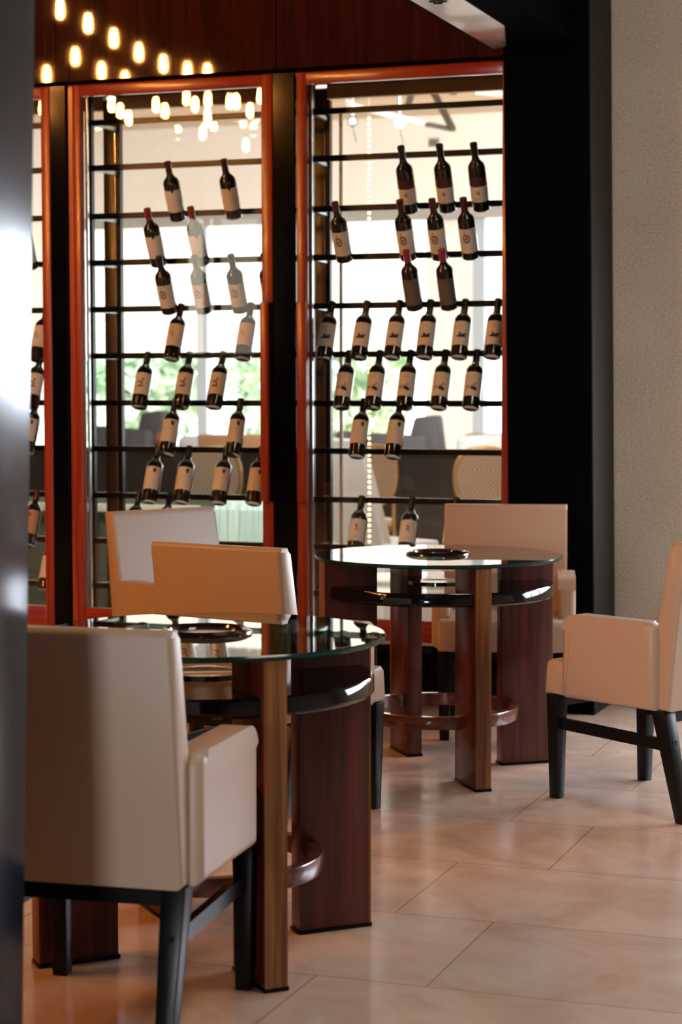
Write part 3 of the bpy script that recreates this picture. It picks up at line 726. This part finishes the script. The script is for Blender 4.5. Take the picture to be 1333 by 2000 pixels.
# vent in the bulkhead
q0 = atn(838, 270, YW-0.51); q1 = atn(859, 286, YW-0.51)
t = thing('wall_vent', 'small square grey vent on the white bulkhead', 'vent', ((q0.x+q1.x)/2, YW-0.515, (q0.z+q1.z)/2))
hw, hh = (q1.x-q0.x)/2, (q0.z-q1.z)/2
link('frame', box(-hw, hw, 0, 0.012, -hh, hh), plain('grey metal', (0.42, 0.40, 0.38), 0.5), t, smooth=False)
for j in range(4):
    zz = -hh+ (j+0.7)*2*hh/4.6
    link('slat', box(-hw*0.85, hw*0.85, -0.008, 0, zz-0.012, zz+0.004), plain('dark grey metal', (0.16, 0.15, 0.14), 0.5), t, smooth=False)

# partition between dining chairs and lounge sofas
YP = 5.2
pz = atn(800, 880, YP).z
t = thing('low_partition', 'long low dark panelled partition with a thin ledge behind the racks', 'partition', (-1.5, YP, 0))
link('panel', box(-5.5, 4.0, 0, 0.08, 0, pz-0.03), wood('dark brown panel', (0.010, 0.008, 0.007), (0.020, 0.014, 0.012), 0.5, 0.2, scale=0.4), t)
link('ledge', box(-5.5, 4.0, -0.03, 0.12, pz-0.03, pz, 0.004), plain('ledge', (0.10, 0.085, 0.07), 0.35), t)

# lounge sofas
def sofa(px0, px1, pytop, Y, lab, seatpx=None):
    a = atn(px0, pytop, Y); b = atn(px1, pytop, Y); w = b.x-a.x; h = a.z
    t = thing('lounge_sofa', lab, 'sofa', (a.x, Y, 0), 0, 'sofas in the lounge')
    g = plain('charcoal upholstery', (0.055, 0.055, 0.065), 0.8); wt = plain('pale grey upholstery', (0.45, 0.46, 0.49), 0.8)
    link('backrest', hexa(bmesh.new(), [(0, 0, 0.3), (w, 0, 0.3), (w, 0.22, 0.3), (0, 0.22, 0.3)], [(0.02, 0.02, h-0.12), (w-0.04, 0.02, h-0.16), (w-0.04, 0.18, h-0.16), (0.02, 0.18, h-0.12)], 0.03, 3), g, t)
    link('base', box(-0.05, w+0.5, 0.15, 0.95, 0.06, 0.42, 0.05, 3), wt, t)
    link('arm', box(w+0.22, w+0.50, 0.12, 0.97, 0.08, atn(px1, 852, Y).z, 0.05, 3), wt, t)
    link('cushion', hexa(bmesh.new(), [(w-0.36, 0.20, 0.43), (w+0.06, 0.20, 0.43), (w+0.08, 0.5, 0.43), (w-0.36, 0.5, 0.43)], [(w-0.20, 0.24, h), (w+0.02, 0.24, h+0.02), (w+0.02, 0.42, h+0.02), (w-0.20, 0.42, h)], 0.03, 3), g, t)
    for sx in (0.0, w+0.42):
        link('leg', box(sx, sx+0.04, 0.25, 0.29, 0, 0.06), M_BLACK, t, smooth=False)
        link('leg', box(sx, sx+0.04, 0.85, 0.89, 0, 0.06), M_BLACK, t, smooth=False)
sofa(175, 292, 806, 8.6, 'grey lounge sofa behind the left side of the middle rack')
sofa(650, 835, 815, 8.6, 'grey lounge sofa behind the left side of the right rack')
# tan bench back
a = atn(385, 848, 7.4); b = atn(560, 848, 7.4)
t = thing('bench', 'tan leather bench with low back behind the middle rack', 'bench', (a.x, 7.4, 0))
link('backrest', box(0, b.x-a.x, 0, 0.12, 0.40, a.z, 0.03, 3), plain('tan leather', (0.30, 0.15, 0.08), 0.5), t)
link('seat', box(0, b.x-a.x, -0.45, 0.0, 0.30, 0.45, 0.03, 3), plain('tan leather', (0.30, 0.15, 0.08), 0.5), t)
link('base', box(0.05, b.x-a.x-0.05, -0.40, 0.10, 0, 0.30), M_BLACK, t)
# round armchair sliver at the right
q = at(985, 860, 19.3)
t = thing('tub_chair', 'olive tub chair just visible at the right end of the right rack', 'chair', (q.x, q.y, 0))
link('shell', lathe(bmesh.new(), [(0, 0.10), (0.34, 0.10), (0.40, 0.3), (0.40, 0.84), (0.36, 0.88), (0.30, 0.84), (0.30, 0.42), (0, 0.42)], 28), plain('olive cloth', (0.20, 0.18, 0.13), 0.8), t)
link('base', lathe(bmesh.new(), [(0, 0), (0.25, 0), (0.25, 0.10), (0, 0.10)], 24), M_BLACK, t)

# banquet chairs with round backs
GOLD = plain('gold metal tube', (0.52, 0.32, 0.14), 0.3, 0.7)
def make_banquet():
    t = thing('banquet_chair', 'chair', 'chair')
    n = 28
    pan = []
    ce = 0.775; rx, rz = 0.185, 0.190
    pts = [(rx*math.copysign(abs(math.cos(2*PI*i/n))**0.8, math.cos(2*PI*i/n)), -0.21-0.10*( (ce+rz*math.sin(2*PI*i/n)) -0.6)*1.0, ce+rz*math.copysign(abs(math.sin(2*PI*i/n))**0.8, math.sin(2*PI*i/n))) for i in range(n)]
    link('back_frame', tube(bmesh.new(), pts, 0.016, 8, True), GOLD, t)
    bm = bmesh.new()
    A = [bm.verts.new((x*0.97, y+0.008, ce+(z-ce)*0.97)) for x, y, z in pts]; Bq = [bm.verts.new((x*0.97, y-0.010, ce+(z-ce)*0.97)) for x, y, z in pts]
    bm.faces.new(A); bm.faces.new(Bq[::-1])
    for i in range(n): bm.faces.new([A[i], A[(i+1) % n], Bq[(i+1) % n], Bq[i]])
    link('back_panel', bm, M_CANE, t)
    link('seat', box(-0.21, 0.21, -0.20, 0.22, 0.44, 0.50, 0.022, 3), plain('cream seat cloth', (0.55, 0.48, 0.40), 0.7), t)
    link('seat_rail', box(-0.205, 0.205, -0.195, 0.215, 0.415, 0.442, 0.004), GOLD, t)
    for s in (-1, 1):
        link('leg', tube(bmesh.new(), [(s*0.17, -0.225, 0.64), (s*0.185, -0.20, 0.43), (s*0.19, -0.27, 0)], 0.013, 8), GOLD, t)
        link('leg', tube(bmesh.new(), [(s*0.185, 0.20, 0.42), (s*0.19, 0.23, 0)], 0.013, 8), GOLD, t)
    return t
bc = make_banquet(); fst = True
for px, py, Y, rz, lab in [(950, 975, 12.6, 0.25, 'round-backed cane banquet chair behind the right end of the right rack'),
                           (690, 975, 12.9, 0.9, 'round-backed cane banquet chair behind the left end of the right rack'),
                           (430, 975, 13.0, 0.2, 'round-backed banquet chair behind the middle rack beside the teal table')]:
    o = bc if fst else copy_tree(bc); fst = False
    q = at(px, py, Y); o.location = (q.x, q.y, 0); o.rotation_euler = (0, 0, rz - 0*YAW); o['label'] = lab; o['group'] = 'gold banquet chairs'
# cloth covered chair
q = at(752, 900, 11.3)
t = thing('covered_chair', 'white cloth covered chair tilted beside the string of lights', 'chair', (q.x, q.y, 0), -0.5)
wc = plain('white cloth', (0.66, 0.66, 0.68), 0.8)
link('back_cover', hexa(bmesh.new(), [(-0.21, -0.20, 0.45), (0.21, -0.20, 0.45), (0.21, -0.12, 0.45), (-0.21, -0.12, 0.45)], [(-0.17, -0.34, 1.06), (0.17, -0.34, 1.06), (0.17, -0.29, 1.06), (-0.17, -0.29, 1.06)], 0.02, 3), wc, t)
link('seat_cover', hexa(bmesh.new(), [(-0.25, -0.25, 0.01), (0.25, -0.25, 0.01), (0.25, 0.26, 0.01), (-0.25, 0.26, 0.01)], [(-0.22, -0.2, 0.48), (0.22, -0.2, 0.48), (0.22, 0.22, 0.48), (-0.22, 0.22, 0.48)], 0.015, 3), wc, t)

# dressed tables
def cloth_table(px0, px1, Y, col, top, lab, lab2):
    a = atn(px0, 978, Y); b = atn(px1, 978, Y); w = b.x-a.x; h = a.z
    t = thing('dining_table', lab, 'table', (a.x, Y, 0))
    link('tabletop', box(0, w, 0, 0.8, h-0.035, h-0.006), plain('plain board', (0.3, 0.2, 0.12), 0.6), t)
    for sx in (0.05, w-0.1):
        for sy in (0.05, 0.7): link('leg', box(sx, sx+0.05, sy, sy+0.05, 0, h-0.035), M_BLACK, t, smooth=False)
    bm = bmesh.new(); n = 90; top_r = []; bot = []
    per = []
    for i in range(n): per.append((w*i/n, -0.012, 0, -1))
    for i in range(20): per.append((w+0.012, 0.8*i/20, 1, 0))
    for i in range(n): per.append((w-w*i/n, 0.812, 0, 1))
    for i in range(20): per.append((-0.012, 0.8-0.8*i/20, -1, 0))
    R1 = [bm.verts.new((x, y, h-0.004)) for x, y, _, _ in per]
    rings = [R1]
    for j, zf in enumerate((0.93, 0.7, 0.4, 0.03)):
        amp = 0.035*(j+1)/4
        rings.append([bm.verts.new((x+nx*(0.02+amp*(1+math.sin(i*0.62+math.sin(i*.13)*2))), y+ny*(0.02+amp*(1+math.sin(i*0.62+math.sin(i*.13)*2))), h*zf)) for i, (x, y, nx, ny) in enumerate(per)])
    for A, Bq in zip(rings, rings[1:]):
        for i in range(len(per)): bm.faces.new([A[i], A[(i+1) % len(per)], Bq[(i+1) % len(per)], Bq[i]])
    bm.faces.new(R1)
    o = link('tablecloth', bm, col); o.location = (a.x, Y, 0); tag(o, lab2, 'tablecloth')
    return t
cloth_table(424, 560, 2.4, plain('pale teal cloth', (0.62, 0.86, 0.83), 0.7), None, 'dressed table under a pale teal cloth behind the middle rack', 'pale teal tablecloth falling in folds behind the middle rack')
q = cloth_table(-40, 394, 2.7, plain('dark green cloth', (0.030, 0.050, 0.032), 0.8), None, 'long dressed table under a dark green cloth at the left', 'dark green tablecloth with a cream runner at the left racks')
a = atn(-40, 978, 2.7); b = atn(394, 978, 2.7)
gc = [o for o in COL.objects if o.name.startswith('tablecloth') and 'dark green' in o['label']][0]
link('cream_border', box(-0.03, b.x-a.x+0.03, -0.088, -0.072, a.z-0.045, a.z+0.004, 0.004), plain('cream linen', (0.66, 0.63, 0.50), 0.8), gc)
# vase shape on the partition
q = atn(316, 868, YP+0.04)
t = thing('clay_vase', 'round brown clay vase behind the middle rack', 'vase', (q.x, YP+0.04, pz))
link('body', lathe(bmesh.new(), [(0, 0), (0.035, 0), (0.06, 0.03), (0.065, 0.06), (0.045, 0.10), (0.028, 0.115), (0.032, 0.13), (0.024, 0.13), (0.02, 0.11), (0, 0.02)], 24), plain('clay', (0.22, 0.09, 0.05), 0.6), t)

# string of lights
q = at(722, 300, 10.6)
t = thing('string_light', 'vertical string of tiny warm lights hanging behind the right rack', 'string light', (q.x, q.y, 0))
zt_ = at(722, 232, 10.6).z; zbm = at(722, 1058, 10.6).z
link('wire', tube(bmesh.new(), [(0, 0, zbm-0.02), (0, 0, ZL)], 0.0015, 5), M_CHROME, t)
lb0 = lathe(bmesh.new(), [(0, -0.008), (0.006, -0.006), (0.009, 0), (0.006, 0.006), (0, 0.008)], 10)
b0 = link('light_bulb', lb0, plain('warm led', (1, .8, .5), 0.4, emit=(1.0, 0.72, 0.36), es=3.2), t)
b0.location = (0, 0, zbm)
nb = 78
for i in range(1, nb):
    c = b0.copy(); COL.objects.link(c); c.parent = t; c.location = (0, 0, zbm + (zt_-zbm)*i/(nb-1))

# angular chandelier of straight tubes
YC = 17.0
def cp_(px, py, dy=0.0): return at(px, py, YC+dy)
c0 = cp_(780, 205)
t = thing('tube_chandelier', 'angular chandelier of straight dark and white light bars on the lounge ceiling', 'chandelier', c0)
dk = plain('dark bronze bar', (0.060, 0.045, 0.035), 0.5); lt = plain('white diffuser', (0.80, 0.80, 0.82), 0.5)
for p, q, m in [((684, 206), (836, 243), lt), ((836, 243), (886, 253), dk), ((886, 253), (832, 150), dk), ((838, 152), (888, 182), dk), ((815, 150), (796, 212), dk), ((672, 150), (685, 208), lt), ((928, 150), (935, 180), dk), ((935, 180), (1010, 186), lt), ((690, 190), (730, 176), dk)]:
    A = cp_(*p) - c0; Bq = cp_(*q, 0.5) - c0
    link('light_bar', bar(bmesh.new(), A, Bq, 0.05, 0.035), m, t, smooth=False)
link('hanger', tube(bmesh.new(), [Vector((0, 0, 0)), Vector((0, 0, ZL-c0.z))], 0.006, 6), dk, t)
# pair of small ceiling spots
for px, py, lab in ((690, 237, 'round spotlight with a dark ring hanging left of the chandelier'), (782, 240, 'round white spotlight hanging below the chandelier')):
    q = at(px, py, 15.5)
    t = thing('hanging_spotlight', lab, 'spotlight', q, 0, 'small hanging spotlights')
    link('ring', tube(bmesh.new(), [(0.033*math.cos(2*PI*i/20), 0, 0.033*math.sin(2*PI*i/20)) for i in range(20)], 0.009, 8, True), dk if px < 700 else lt, t)
    link('disc', bx(bmesh.new(), -0.024, 0.024, -0.006, 0.006, -0.024, 0.024, 0.005), lt, t)
    link('stem', tube(bmesh.new(), [(0.0, 0, -0.04), (0.03, 0, -0.16)], 0.006, 6), dk, t)
    link('hanger', tube(bmesh.new(), [(0.0, 0, 0.04), (0, 0, ZL-q.z)], 0.004, 6), lt, t)
